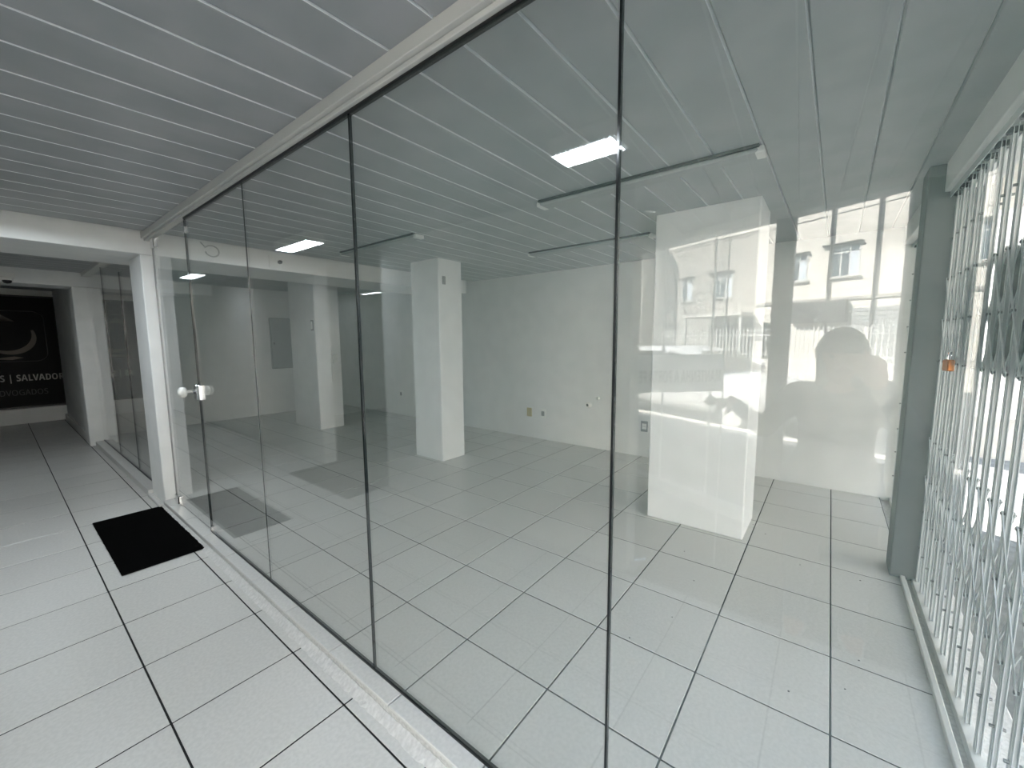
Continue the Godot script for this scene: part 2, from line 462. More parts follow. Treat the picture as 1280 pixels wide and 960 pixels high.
func partition():
	# sill
	var s := thing("trim", "raised tiled sill under the glass partition", "sill", Vector3.ZERO, 0.0, "", "structure")
	s.name = "trim_5"
	box("bed", Vector3(0.826, -0.1, BEAMZ), Vector3(0.905, RF - 0.012, 0.42), M.cement, s, 0.002)
	var zs := span(BEAMZ, 0.42, -1.262, 0.4447)
	for j in zs.size() - 1:
		box("sill_tile", Vector3(0.822, RF - 0.014, zs[j] + 0.0025), Vector3(0.900, RF, zs[j + 1] - 0.0025), M["tile%d" % (j % 3)], s, 0.003)
	# rough mortar fillet between sill and corridor floor
	var st := mk()
	var n := 220
	var prev := []
	for i in n + 1:
		var z := lerpf(BEAMZ, 0.6, float(i) / n)
		var row := [Vector3(0.788 + rng.randf_range(-0.005, 0.006), 0.0, z), Vector3(0.807 + rng.randf_range(-0.002, 0.002), 0.010 + rng.randf_range(0, 0.003), z), Vector3(0.824, 0.024 + rng.randf_range(-0.004, 0.004), z), Vector3(0.828, 0.02, z)]
		if i:
			for k in 3: quad(st, prev[k], row[k], row[k + 1], prev[k + 1], -1)
		prev = row
	put("mortar_fillet", st, M.cement, s)
	# header
	var h := thing("trim", "white header profile holding the top of the glass partition", "trim", Vector3.ZERO, 0.0, "", "structure")
	h.name = "trim_6"
	box("fascia", Vector3(0.850, 2.318, BEAMZ), Vector3(0.912, 2.372, 0.42), M.aluminium, h, 0.002)
	box("channel", Vector3(0.868, 2.3, BEAMZ), Vector3(0.914, 2.317, 0.42), M.aluminium, h, 0.002)
	box("gasket", Vector3(0.883, 2.2905, -3.525), Vector3(0.903, 2.3, 0.42), M.black_gasket, h, 0.0)
	# panes
	var at := [-3.529, -2.504, -1.457, -0.398, 0.40]
	var names := ["narrow-looking fixed glass panel next to the glass door", "second fixed glass panel from the glass door", "large glass panel left of the panel nearest the street", "glass panel nearest the folding gate and street"]
	for k in 4:
		var g := thing("glass_panel", names[k], "glass panel", Vector3(GX, RF, (at[k] + at[k + 1]) / 2), 0.0, "frameless panels of the near partition")
		var half: float = (at[k + 1] - at[k]) / 2
		var p := mk()
		bx(p, Vector3(-0.005, 0.004, -half + 0.003), Vector3(0.005, 2.236, half - 0.003), 0.0)
		put("pane", p, M.pane, g)
		var wide: float = [0.003, 0.0016, 0.0038, 0.003][k]
		var deep := 0.0025 if k == 1 else 0.0055
		box("edge_seal", Vector3(-deep, 0.0, -half), Vector3(deep, 2.24, -half + wide * 2.0), M.joint, g, 0.0)
		box("bottom_gasket", Vector3(-0.008, 0.0, -half), Vector3(0.008, 0.008, half), M.black_gasket, g, 0.0)
		if k == 0:
			box("strike", Vector3(-0.018, 0.985, -half + 0.008), Vector3(0.018, 1.095, -half + 0.04), M.chrome, g, 0.005)
			for y in [0.0, 2.13]:
				box("clip", Vector3(-0.016, y + 0.004, -half + 0.002), Vector3(0.016, y + 0.05, -half + 0.03), M.chrome, g, 0.003)
	# door
	var d := thing("glass_door", "frameless glass door between white pillar and fixed panels, with round knob", "glass door", Vector3(GX, RF, -3.985))
	var p := mk()
	bx(p, Vector3(-0.005, 0.012, -0.452), Vector3(0.005, 2.222, 0.447), 0.0)
	put("pane", p, M.pane, d)
	box("edge", Vector3(-0.0055, 0.012, 0.447), Vector3(0.0055, 2.222, 0.4515), M.joint, d, 0.0)
	box("edge", Vector3(-0.0055, 0.012, -0.4555), Vector3(0.0055, 2.222, -0.452), M.joint, d, 0.0)
	for y in [0.006, 2.155]:
		var hn := box("hinge", Vector3(-0.016, y, -0.452), Vector3(0.016, y + 0.075, -0.33), M.chrome, d, 0.004)
		box("cover_line", Vector3(-0.018, -0.03, 0.048), Vector3(0.018, 0.03, 0.054), M.dark_plastic, hn, 0.0)
	var lk := box("lock", Vector3(-0.018, 0.985, 0.385), Vector3(0.018, 1.095, 0.448), M.chrome, d, 0.005)
	st = mk()
	lathe(st, [Vector2(0.0, 0.0), Vector2(0.012, 0.0), Vector2(0.012, 0.03), Vector2(0.03, 0.036), Vector2(0.038, 0.052), Vector2(0.036, 0.07), Vector2(0.022, 0.081), Vector2(0.0, 0.083)], Vector3.ZERO, Vector3.LEFT)
	put("knob", st, M.white_enamel, d, Vector3(-0.017, 1.04, 0.35))
	st = mk()
	lathe(st, [Vector2(0.0, 0.0), Vector2(0.009, 0.0), Vector2(0.009, 0.012), Vector2(0.0, 0.012)], Vector3.ZERO, Vector3.LEFT, 12)
	put("key_cylinder", st, M.steel, lk, Vector3(-0.018, 0, 0))
	# far partition
	at = [-8.13, -6.94, -5.9, -5.02]
	names = ["glass panel farthest down the corridor, next to the white end post", "middle glass panel of the far partition beyond the white pillar", "glass panel of the far partition touching the white pillar"]
	for k in 3:
		var g := thing("glass_panel", names[k], "glass panel", Vector3(GX, RF, (at[k] + at[k + 1]) / 2), 0.0, "frameless panels of the far partition")
		var half: float = (at[k + 1] - at[k]) / 2
		p = mk()
		bx(p, Vector3(-0.005, 0.004, -half + 0.003), Vector3(0.005, 2.29 if k < 2 else 2.125, half - 0.003), 0.0)
		put("pane", p, M.pane, g)
		if k: box("edge_seal", Vector3(-0.0055, 0.0, -half), Vector3(0.0055, 2.29 if k < 2 else 2.125, -half + 0.004), M.joint, g, 0.0)
		box("bottom_gasket", Vector3(-0.008, 0.0, -half), Vector3(0.008, 0.01, half), M.black_gasket, g, 0.0)
	tag(box("trim_7", Vector3(0.845, 2.35, -8.10), Vector3(0.915, 2.425, -5.352), M.aluminium, self, 0.003), "white header over the far glass panels", "trim", "", "structure")
	tag(box("trim_8", Vector3(0.80, -0.1, -8.13), Vector3(0.905, RF, -5.02), M.tile1, self, 0.003), "tiled sill under the far glass panels", "sill", "", "structure")

func doormats():
	for v in [[0.602, -4.005, 0.445, 1.195, "thick black doormat on the corridor floor by the glass door"], [-0.345, -4.035, 0.44, 1.21, "black doormat on the opposite side of the corridor, seen mirrored in glass"]]:
		var o := thing("doormat", v[4], "doormat", Vector3(v[0], 0.0, v[1]), 0.0)
		var st := mk()
		bx(st, Vector3(-v[2] / 2, 0.001, -v[3] / 2), Vector3(v[2] / 2, 0.012, v[3] / 2), 0.004)
		put("pile", st, M.mat_pile, o)
		st = mk()
		for k in 500:      # frayed tufts along the rim
			var t := rng.randf_range(-0.5, 0.5)
			var side := rng.randi_range(0, 3)
			var q := Vector3(t * v[2], 0.005, 0.5 * v[3] * (1 if side == 0 else -1)) if side < 2 else Vector3(0.5 * v[2] * (1 if side == 2 else -1), 0.005, t * v[3])
			var e := Vector3(rng.randf_range(-1, 1), rng.randf_range(-0.3, 0.8), rng.randf_range(-1, 1)) * 0.006
			var w := Vector3(rng.randf_range(-1, 1), 0.2, rng.randf_range(-1, 1)).normalized() * 0.0025
			tri(st, q - w, q + e, q + w)
		tag(put("fringe", st, M.mat_pile, o), "", "", "", "stuff")

# ------------------------------------------------------------------ lamps
func lit_lamp(label: String, at: Vector3, length: float, width: float, power := 1.0):
	var o := thing("ceiling_lamp", label, "ceiling lamp", at, 0.0, "lit louvred lamps along the corridor")
	var h := length / 2
	var w := width / 2
	var st := mk()
	bx(st, Vector3(-w, 0.045, -h), Vector3(w, 0.07, h), 0.004)
	bx(st, Vector3(-w, 0.0, -h), Vector3(-w + 0.004, 0.05, h))
	bx(st, Vector3(w - 0.004, 0.0, -h), Vector3(w, 0.05, h))
	bx(st, Vector3(-w, 0.0, -h), Vector3(w, 0.05, -h + 0.006))
	bx(st, Vector3(-w, 0.0, h - 0.006), Vector3(w, 0.05, h))
	put("housing", st, M.white_enamel, o)
	for sx in [-0.45, 0.45]:
		st = mk()
		tube(st, [Vector3(sx * w, 0.026, -h + 0.02), Vector3(sx * w, 0.026, h - 0.02)], 0.011, 8)
		put("tube_lamp", st, M.lamp_glow, o)
	st = mk()
	bx(st, Vector3(-w + 0.006, 0.038, -h + 0.01), Vector3(w - 0.006, 0.044, h - 0.01))
	put("glow_panel", st, M.lamp_glow, o)
	var n := int(length / 0.03)
	st = mk()
	var z0 := -h + 0.02
	var c := (2 * h - 0.04) / n
	for k in n + 1:
		bx(st, Vector3(-w + 0.004, 0.001, z0 + k * c - 0.001), Vector3(w - 0.004, 0.012, z0 + k * c + 0.001))
	bx(st, Vector3(-0.001, 0.001, -h + 0.006), Vector3(0.001, 0.012, h - 0.006))
	put("louvre", st, M.white_enamel, o)
	var l := AreaLight3D.new()
	l.name = "lamp_light"
	l.area_size = Vector2(width - 0.02, length - 0.04)
	l.light_color = Color(0.93, 0.97, 1.0)
	l.light_energy = power * length
	l.area_range = 14.0
	l.area_attenuation = 2.0
	l.shadow_enabled = true
	o.add_child(l, true)
	l.position = Vector3(0, -0.004, 0)
	l.rotation = Vector3(-PI / 2, 0, 0)

func unlit_lamp(label: String, x: float, z0: float, z1: float):
	var o := thing("ceiling_batten", label, "ceiling lamp", Vector3(x + 0.055, CEIL, (z0 + z1) / 2), 0.0, "unlit long lamps on the shop ceiling")
	var h := (z1 - z0) / 2
	box("shade_strip", Vector3(-0.054, -0.014, -h), Vector3(0.03, 0.0, h), M.dark_plastic, o, 0.001)  # dark strip, painted shade along the side of the batten
	var st := mk()
	bx(st, Vector3(-0.046, -0.034, -h + 0.004), Vector3(0.055, -0.0125, h - 0.004), 0.008)
	put("body", st, M.shutter, o)
	for s in [-1, 1]:
		box("end_cap", Vector3(-0.04, -0.036, s * h - 0.02), Vector3(0.055, -0.006, s * h + 0.02), M.white_enamel, o, 0.004)

func lamps():
	lit_lamp("lit louvred lamp on the corridor ceiling nearest the street", Vector3(0.062, 2.29, -0.91), 0.33, 0.15, 3.0)
	lit_lamp("lit louvred lamp on the corridor ceiling just before the cross beam", Vector3(0.03, 2.29, -3.75), 0.62, 0.15, 3.6)
	lit_lamp("lit louvred lamp in the far corridor behind the cross beam", Vector3(0.02, 2.335, -6.85), 0.6, 0.15, 0.5)
	lit_lamp("lit louvred lamp inside the dark unit across the corridor", Vector3(-2.8, 2.36, -7.0), 0.6, 0.12, 0.5)
	unlit_lamp("unlit white ceiling batten nearest the folding gate", 2.275, -1.56, -0.32)
	unlit_lamp("unlit white ceiling batten near the far wall", 3.52, -2.53, -1.27)
	unlit_lamp("unlit white ceiling batten before the beam", 2.27, -3.99, -2.83)

# ------------------------------------------------------------------ folding gate
func gate(label: String, x0: float, x1: float, step: float, z: float):
	var o := thing("folding_gate", label, "folding gate", Vector3((x0 + x1) / 2, RF, z), 0.0)
	var ox := (x0 + x1) / 2
	var n := int((x1 - x0) / step)
	var xs := []
	for k in n + 1: xs.append(x1 - 0.03 - k * step - ox)
	var top := 2.155
	var st := mk()      # one upright: two channels back to back
	for q in [-1.0, 1.0]:
		bx(st, Vector3(minf(q * 0.004, q * 0.0065), 0.02, -0.0065), Vector3(maxf(q * 0.004, q * 0.0065), top, 0.0065), 0.0)
		for f in [-1.0, 1.0]:
			bx(st, Vector3(minf(q * 0.004, q * 0.016), 0.02, minf(f * 0.0045, f * 0.0065)), Vector3(maxf(q * 0.004, q * 0.016), top, maxf(f * 0.0045, f * 0.0065)), 0.0)
	st.generate_normals()
	var upright := st.commit()
	var rows := [0.22, 0.43, 0.63, 0.847, 1.275, 1.485, 1.70, 1.91]
	st = mk()
	tube(st, [Vector3(0, 0, -0.017), Vector3(0, 0, 0.017)], 0.005, 8)
	st.generate_normals()
	var pins := st.commit()
	for x in xs:
		var b := inst("upright", upright, M.gate_paint, o, Vector3(x, 0, 0))
		for r in rows: inst("pivot_pin", pins, M.steel, b, Vector3(0, r, 0))
	var links := {}
	for band in [[1, 3], [4, 6]]:
		for i in xs.size() - 1:
			for r in range(band[0], band[1]):
				for dirn in [0, 1]:
					var ya: float = rows[r + dirn]
					var yb: float = rows[r + 1 - dirn]
					var a := Vector3(xs[i], ya, 0.0)
					var b := Vector3(xs[i + 1], yb, 0.0)
					var key := "%d %d" % [r, dirn]
					var mid := (a + b) / 2
					if not links.has(key):
						var d := (b - a)
						var L := d.length() / 2 + 0.008
						st = mk()
						bx(st, Vector3(-L, -0.006, -0.0015), Vector3(L, 0.006, 0.0015), 0.0, Transform3D(Basis(Vector3.BACK, atan2(d.y, d.x)), Vector3.ZERO))
						st.generate_normals()
						links[key] = st.commit()
					inst("lattice_bar", links[key], M.gate_paint, o, mid + Vector3(0, 0, -0.0128 if dirn else 0.0128))
	box("bottom_track", Vector3(x0 - ox, -0.02, -0.02), Vector3(x1 - ox, 0.018, 0.02), M.aluminium, o, 0.002)
	st = mk()
	var w := x1 - x0
	bx(st, Vector3(-w / 2, top, -0.026), Vector3(w / 2, top + 0.004, -0.02))
	bx(st, Vector3(-w / 2, top - 0.03, -0.028), Vector3(w / 2, top + 0.004, -0.024))
	bx(st, Vector3(-w / 2, top - 0.03, 0.024), Vector3(w / 2, top + 0.004, 0.028))
	bx(st, Vector3(-w / 2, top, -0.026), Vector3(w / 2, top + 0.01, 0.026))
	put("top_track", st, M.gate_paint, o)
	for x in xs: box("roller", Vector3(x - 0.012, top - 0.035, -0.02), Vector3(x + 0.012, top - 0.012, 0.02), M.dark_plastic, o, 0.004)
	return o

func padlock(label: String, at: Vector3, turn: float, body: Material, s := 1.0):
	var o := thing("padlock", label, "padlock", at, turn)
	var st := mk()
	bx(st, Vector3(-0.022, -0.045, -0.011) * s, Vector3(0.022, 0.0, 0.011) * s, 0.004 * s)
	put("body", st, body, o)
	st = mk()
	var pts := []
	for k in 13:
		var a := PI * k / 12
		pts.append(Vector3(cos(a) * 0.015, 0.012 + sin(a) * 0.02, 0) * s)
	pts.push_front(Vector3(0.015, -0.004, 0) * s)
	pts.append(Vector3(-0.015, -0.004, 0) * s)
	tube(st, pts, 0.0035 * s, 8)
	put("shackle", st, M.chrome, o)

func gates():
	gate("long white folding gate with scissor lattice closing the shop's street front", 0.95, 3.155, 0.1345, 0.47)
	gate("short white folding gate between the front pillar and the far wall", 3.34, 4.70, 0.1345, 0.50)
	var p := thing("gate_board", "black board fixed across the outside of the folding gate at eye height", "board", Vector3(1.86, 1.34, 0.540))
	box("panel", Vector3(-0.88, 0.0, 0.0), Vector3(0.80, 0.44, 0.008), M.sign_black, p, 0.002)
	box("frame_rail", Vector3(-0.88, 0.44, -0.004), Vector3(0.80, 0.455, 0.012), M.dark_plastic, p, 0.002)
	box("frame_rail", Vector3(-0.88, -0.015, -0.004), Vector3(0.80, 0.0, 0.012), M.dark_plastic, p, 0.002)
	for x in [-0.6, 0.0, 0.6]: box("hook", Vector3(x - 0.004, 0.40, -0.034), Vector3(x + 0.004, 0.47, 0.002), M.steel, p, 0.001)
	padlock("brass padlock hanging on the folding gate uprights near the pillar", Vector3(2.76, 1.355, 0.440), 0.2, M.brass, 1.2)

# ------------------------------------------------------------------ small fittings
func plate(called: String, label: String, at: Vector3, turn: float, size: Vector2, m: Material, holes: int, group := ""):
	# lies in its own xy plane, facing +z
	var o := thing(called, label, "socket" if called == "wall_socket" else "fitting", at, turn, group)
	var st := mk()
	bx(st, Vector3(-size.x / 2, -size.y / 2, 0), Vector3(size.x / 2, size.y / 2, 0.009), 0.003)
	put("cover", st, m, o)
	if holes:
		box("insert", Vector3(-0.026, -0.034, 0.009), Vector3(0.026, 0.034, 0.012), M.white_plastic if m != M.white_plastic else M.grey_plastic, o, 0.002)
		for k in holes:
			box("hole", Vector3(-0.003 + (k - (holes - 1) / 2.0) * 0.013, -0.003, 0.0115), Vector3(0.003 + (k - (holes - 1) / 2.0) * 0.013, 0.003, 0.0125), M.dark_plastic, o, 0.0)
	return o

func fittings():
	var w := FARX
	plate("wall_socket", "beige blank socket plate low on the far wall", Vector3(w, 0.425, -3.36), -PI / 2, Vector2(0.085, 0.125), M.beige_plastic, 0, "plates on the far wall")
	plate("wall_socket", "white wall socket just right of the beige plate", Vector3(w, 0.427, -3.125), -PI / 2, Vector2(0.085, 0.125), M.white_plastic, 3, "plates on the far wall")
	plate("wall_socket", "grey wall socket on the far wall beside the thick column", Vector3(w, 0.428, -1.685), -PI / 2, Vector2(0.085, 0.13), M.grey_plastic, 3, "plates on the far wall")
	plate("wall_socket", "small socket plate on the far wall behind the middle column", Vector3(w, 0.46, -6.33), -PI / 2, Vector2(0.08, 0.12), M.white_plastic, 3, "plates on the far wall")
	var o := thing("pipe_outlet", "white round pipe outlet with black mouth on the far wall", "pipe outlet", Vector3(w, 0.617, -2.42))
	var st := mk()
	lathe(st, [Vector2(0.0, 0.0), Vector2(0.042, 0.0), Vector2(0.042, 0.012), Vector2(0.026, 0.016), Vector2(0.026, 0.045), Vector2(0.02, 0.045), Vector2(0.02, 0.03)], Vector3.ZERO, Vector3.LEFT)
	put("flange", st, M.white_plastic, o)
	st = mk()
	lathe(st, [Vector2(0.0205, 0.02), Vector2(0.0205, 0.034), Vector2(0.0, 0.034)], Vector3.ZERO, Vector3.LEFT)
	put("mouth", st, M.dark_plastic, o)
	o = thing("capped_pipe", "small white pipe cap on the far wall above the pipe outlet", "pipe cap", Vector3(w, 0.712, -2.285))
	st = mk()
	lathe(st, [Vector2(0.0, 0.0), Vector2(0.02, 0.0), Vector2(0.02, 0.03), Vector2(0.015, 0.037), Vector2(0.0, 0.038)], Vector3.ZERO, Vector3.LEFT, 16)
	put("cap", st, M.white_plastic, o)
	# on the columns
	plate("junction_box", "small grey box near the top of the slim middle column", Vector3(3.185, 2.125, -3.455), 0.0, Vector2(0.05, 0.09), M.grey_plastic, 0)
	o = plate("intercom", "grey wall-mounted handset box on the column in the dim area", Vector3(3.11, 1.70, -6.36), -PI / 2, Vector2(0.09, 0.16), M.grey_plastic, 0)
	st = mk()
	bx(st, Vector3(-0.02, -0.06, 0.009), Vector3(0.02, 0.06, 0.03), 0.008)
	put("handset", st, M.white_plastic, o)
	o = thing("conduit", "white cable conduit with switch box on the column in the dim area", "conduit", Vector3(3.345, 0.0, -6.285))
	box("channel", Vector3(-0.008, 0.80, 0.0), Vector3(0.008, 1.36, 0.012), M.white_plastic, o, 0.002)
	var sw := box("switch_box", Vector3(0.02, 1.10, 0.0), Vector3(0.10, 1.24, 0.03), M.white_plastic, o, 0.004)
	box("switch", Vector3(-0.015, -0.025, 0.012), Vector3(0.015, 0.025, 0.018), M.white_enamel, sw, 0.002)
	# on the back wall
	o = thing("electrical_panel", "grey flat electrical panel on the back wall beside the column", "electrical panel", Vector3(3.575, 0.93, -8.466))
	box("case", Vector3(-0.27, 0.0, 0.0), Vector3(0.27, 0.97, 0.05), M.grey_plastic, o, 0.005)
	var dr := box("door", Vector3(-0.25, 0.02, 0.05), Vector3(0.25, 0.95, 0.062), M.shutter, o, 0.004)
	box("latch", Vector3(-0.23, -0.02, 0.006), Vector3(-0.21, 0.02, 0.014), M.dark_plastic, dr, 0.002)
	# on the beam
	o = thing("sensor", "small dark motion sensor with white plate on the beam face", "sensor", Vector3(1.93, 2.275, BEAMZ))
	box("back_plate", Vector3(-0.10, -0.06, 0.0), Vector3(-0.005, 0.06, 0.008), M.white_plastic, o, 0.002)
	st = mk()
	lathe(st, [Vector2(0.0, 0.06), Vector2(0.012, 0.055), Vector2(0.02, 0.03), Vector2(0.018, 0.0)], Vector3.ZERO, Vector3.BACK, 14)
	put("eye", st, M.dark_plastic, o)
	o = thing("cable_loop", "loose loop of grey cable hanging on the beam near the glass door", "cable", Vector3(1.31, 2.31, BEAMZ + 0.012))
	st = mk()
	var pts := []
	for k in 22:
		var a := lerpf(2.6, -2.9, k / 21.0)
		pts.append(Vector3(0.03 + cos(a) * 0.055, -0.02 + sin(a) * 0.05, 0.003 + 0.0008 * k))
	pts.push_front(Vector3(-0.05, 0.05, 0.0))
	tube(st, pts, 0.0055, 7)
	put("cord", st, M.grey_plastic, o)
	# camera in the far corridor
	o = thing("security_camera", "small black dome security camera under the far corridor beam", "security camera", Vector3(0.20, 2.27, -8.10))
	box("bracket", Vector3(-0.20, -0.005, 0.0), Vector3(0.07, 0.055, 0.03), M.white_plastic, o, 0.004)
	st = mk()
	lathe(st, [Vector2(0.0, 0.0), Vector2(0.05, 0.0), Vector2(0.052, 0.03), Vector2(0.04, 0.035), Vector2(0.0, 0.035)], Vector3(0, -0.008, 0.045), Vector3.DOWN)
	put("collar", st, M.white_plastic, o)
	st = mk()
	lathe(st, [Vector2(0.04, 0.0), Vector2(0.038, 0.02), Vector2(0.027, 0.036), Vector2(0.0, 0.043)], Vector3(0, -0.042, 0.045), Vector3.DOWN)
	put("dome", st, M.dark_plastic, o)

func specks():
	var st := mk()
	for k in 14:
		var c := Vector3(rng.randf_range(1.5, 3.6), RF + 0.0015, rng.randf_range(-1.3, 0.3))
		var q := []
		for j in 5: q.append(c + Vector3(cos(j * 1.257 + k), 0, sin(j * 1.257 + k)) * rng.randf_range(0.003, 0.006))
		for j in 5: tri_out(st, q[j], q[(j + 1) % 5], c + Vector3(0, 0.003, 0), c - Vector3(0, 0.01, 0))
	tag(put("dirt", st, M.dark_plastic, self), "few dark crumbs of dirt scattered on the tiles near the folding gate", "dirt", "", "stuff")

func sign_board():
	var o := thing("sign_board", "large black sign with round arrow emblem and silver lettering at the corridor end", "sign", Vector3(0.2, 0.275, -11.50))
	box("panel", Vector3(-0.75, 0.03, -0.06), Vector3(0.655, 2.0, 0.0), M.sign_black, o, 0.002)
	box("rail", Vector3(-0.75, 0.003, -0.06), Vector3(0.655, 0.03, 0.012), M.dark_plastic, o, 0.002)
	box("rail", Vector3(-0.75, 2.0, -0.06), Vector3(0.655, 2.03, 0.012), M.sign_dim, o, 0.002)
	text("lettering", "AS | SALVADOR", 0.112, 0.006, M.sign_light, o, Vector3(-0.225, 0.55, 0.003), 0.0, true, HORIZONTAL_ALIGNMENT_LEFT, -0.845)
	text("lettering", "ADVOGADOS", 0.098, 0.006, M.sign_dim, o, Vector3(-0.245, 0.285, 0.003), 0.0, false, HORIZONTAL_ALIGNMENT_LEFT, -0.64)
	# rounded square outline
	var st := mk()
	var c := Vector3(0.0, 1.30, 0.003)
	var pts := []
	for q in 4:
		for k in 9:
			var a := q * PI / 2 + k * PI / 16
			var off := Vector3([1, -1, -1, 1][q], [1, 1, -1, -1][q], 0) * 0.30
			pts.append(c + off + Vector3(cos(a), sin(a), 0) * 0.15)
	pts.append(pts[0])
	tube(st, pts, 0.007, 6, false)
	put("emblem_outline", st, M.sign_dim, o)
	# sweeping ring, thick below and thin at its ends
	st = mk()
	var n := 40
	for k in n:
		var e := []
		for j in [k, k + 1]:
			var t := float(j) / n
			var a := lerpf(0.30, -2.6, t)
			var wd := 0.055 * sin(PI * clampf(t * 0.9 + 0.12, 0, 1))
			for rr in [0.30 - wd * 0.5, 0.30 + wd]:
				e.append(c + Vector3(cos(a) * rr, sin(a) * rr + 0.02, 0.0))
		for s in [0.0, 0.006]:
			quad(st, e[0] + Vector3(0, 0, s), e[1] + Vector3(0, 0, s), e[3] + Vector3(0, 0, s), e[2] + Vector3(0, 0, s))
	put("emblem_ring", st, M.sign_bronze, o)
	st = mk()
	prism(st, [Vector2(-0.15, 0.285), Vector2(0.0, 0.40), Vector2(0.15, 0.285), Vector2(0.0, 0.335)], 0.0, 0.006, func(a, b, t): return c + Vector3(a - 0.05, b - 0.02, t))
	put("emblem_arrow", st, M.sign_bronze, o)
	st = mk()
	prism(st, [Vector2(-0.25, -0.40), Vector2(0.05, -0.36), Vector2(0.16, -0.385), Vector2(0.02, -0.42)], 0.0, 0.006, func(a, b, t): return c + Vector3(a, b, t))
	put("emblem_stroke", st, M.sign_bronze, o)

# ------------------------------------------------------------------ entrance side (seen mirrored)
func entrance():
	# glass door leaf standing ajar with its notice strip
	var hinge := Vector3(-0.55, 0, -0.905)
	var free := Vector3(-0.965, 0, -0.51)
	var d := (free - hinge).normalized()
	var L := hinge.distance_to(free)
	var o := thing("glass_door", "glass door leaf standing ajar with a lettered frosted strip, seen mirrored", "glass door", hinge, atan2(-d.z, d.x))
	var st := mk()        # local x from hinge to free edge
	bx(st, Vector3(0.01, 0.012, -0.004), Vector3(L, 2.26, 0.004))
	put("pane", st, M.pane, o)
	box("edge", Vector3(L, 0.012, -0.0045), Vector3(L + 0.004, 2.26, 0.0045), M.white_enamel, o, 0.0)
	for y in [0.01, 2.18]: box("hinge", Vector3(0.0, y, -0.016), Vector3(0.11, y + 0.08, 0.016), M.chrome, o, 0.004)
	# the side that looks at the partition is local -z or +z
	var side := 1.0 if Vector3(d.z, 0, -d.x).cross(Vector3.ZERO).length() > 1 else 1.0
	var nrm := (o.basis * Vector3.BACK)
	side = 1.0 if nrm.x > 0 else -1.0
	box("frosted_strip", Vector3(0.012, 1.14, side * 0.0045 - 0.0004), Vector3(L, 1.365, side * 0.0045 + 0.0004), M.film, o, 0.0)
	var t = text("lettering", "MANTENHA A PORTA FE", 0.074, 0.001, M.sign_letter, o, Vector3(L - 0.015 if side < 0 else 0.03, 1.232, side * 0.0062), 0.0 if side > 0 else PI, true, HORIZONTAL_ALIGNMENT_LEFT, 1.0)
	var wide: float = t.mesh.get_aabb().size.x
	t.scale.x = (L - 0.045) / maxf(wide, 0.01)
	for s in [-1, 1]:
		st = mk()
		lathe(st, [Vector2(0.0, 0.0), Vector2(0.012, 0.0), Vector2(0.012, 0.025), Vector2(0.03, 0.03), Vector2(0.036, 0.045), Vector2(0.03, 0.062), Vector2(0.0, 0.068)], Vector3(L - 0.04, 1.07, s * 0.004), Vector3(0, 0, s))
		put("knob", st, M.steel, o)
	# posts of the opening towards the street
	var pa := Vector3(-1.80, 0, -0.30)
	var pb := Vector3(-1.47, 0, 0.47)
	tag(box("column", pa + Vector3(-0.055, 0, -0.06), pa + Vector3(0.055, 2.31, 0.06), M.dark_sign, self, 0.006), "slim dark post at the entrance opening, seen mirrored", "post", "", "structure")
	tag(box("column", pb + Vector3(-0.07, 0, -0.165), pb + Vector3(0.09, 2.31, 0.10), M.grey_metal, self, 0.006), "grey corner post of the entrance opening, seen mirrored", "post", "", "structure")
	padlock("large dark padlock hanging on the slim entrance post", pa + Vector3(0.075, 1.02, 0.045), PI / 2, M.dark_plastic, 2.2)
	var mg := thing("added_leaf", "dark grey ribbed leaf across part of the corridor mouth, added to darken the mirror image", "door", Vector3(-0.73, 0.0, 0.56))  # added dark leaf, keeps bright street out of the mirrored view
	box("leaf", Vector3(-0.32, 0.01, -0.02), Vector3(0.32, 2.3, 0.02), M.grey_metal, mg, 0.004)
	for k in 5: box("rib", Vector3(-0.28 + k * 0.13, 0.05, -0.03), Vector3(-0.24 + k * 0.13, 2.25, -0.02), M.grey_metal, mg, 0.003)
	box("handle", Vector3(0.27, 0.95, -0.06), Vector3(0.30, 1.15, -0.02), M.steel, mg, 0.006)
	# shop window of the unit across the corridor, on the street line
	var qa := Vector3(frontage(-0.36) + 0.07, 0.0, -0.36)
	var qb := Vector3(frontage(-1.79) + 0.07, 0.0, -1.79)
	var dd := qb - qa
	var g := thing("glass_panel", "street-side glass panel of the unit across the corridor", "glass panel", qa, atan2(-dd.z, dd.x))
	st = mk()
	bx(st, Vector3(0.0, 0.1, -0.005), Vector3(dd.length(), 2.30, 0.005))
	put("pane", st, M.pane, g)
	for x in [0.30, 0.62]: box("mullion", Vector3(dd.length() * x - 0.006, 0.1, -0.012), Vector3(dd.length() * x + 0.006, 2.30, 0.012), M.white_enamel, g, 0.002)
	box("sill_rail", Vector3(0, 0, -0.04), Vector3(dd.length(), 0.1, 0.04), M.cement, g, 0.004)

# ------------------------------------------------------------------ street
func sp(u: float, out: float, y: float) -> Vector3:
	# a point across the street: u along it, out towards the shop from the far building line
	return Vector3(-18.2, y, 0) + street * u + away * out

func street_frame(called: String, label: String, category: String, u: float, out: float, y: float, group := "", kind := "") -> Node3D:
	# local x = -u (to the right when facing the buildings from the shop), z = towards the shop
	return thing(called, label, category, sp(u, out, y), atan2(away.x, away.z), group, kind)

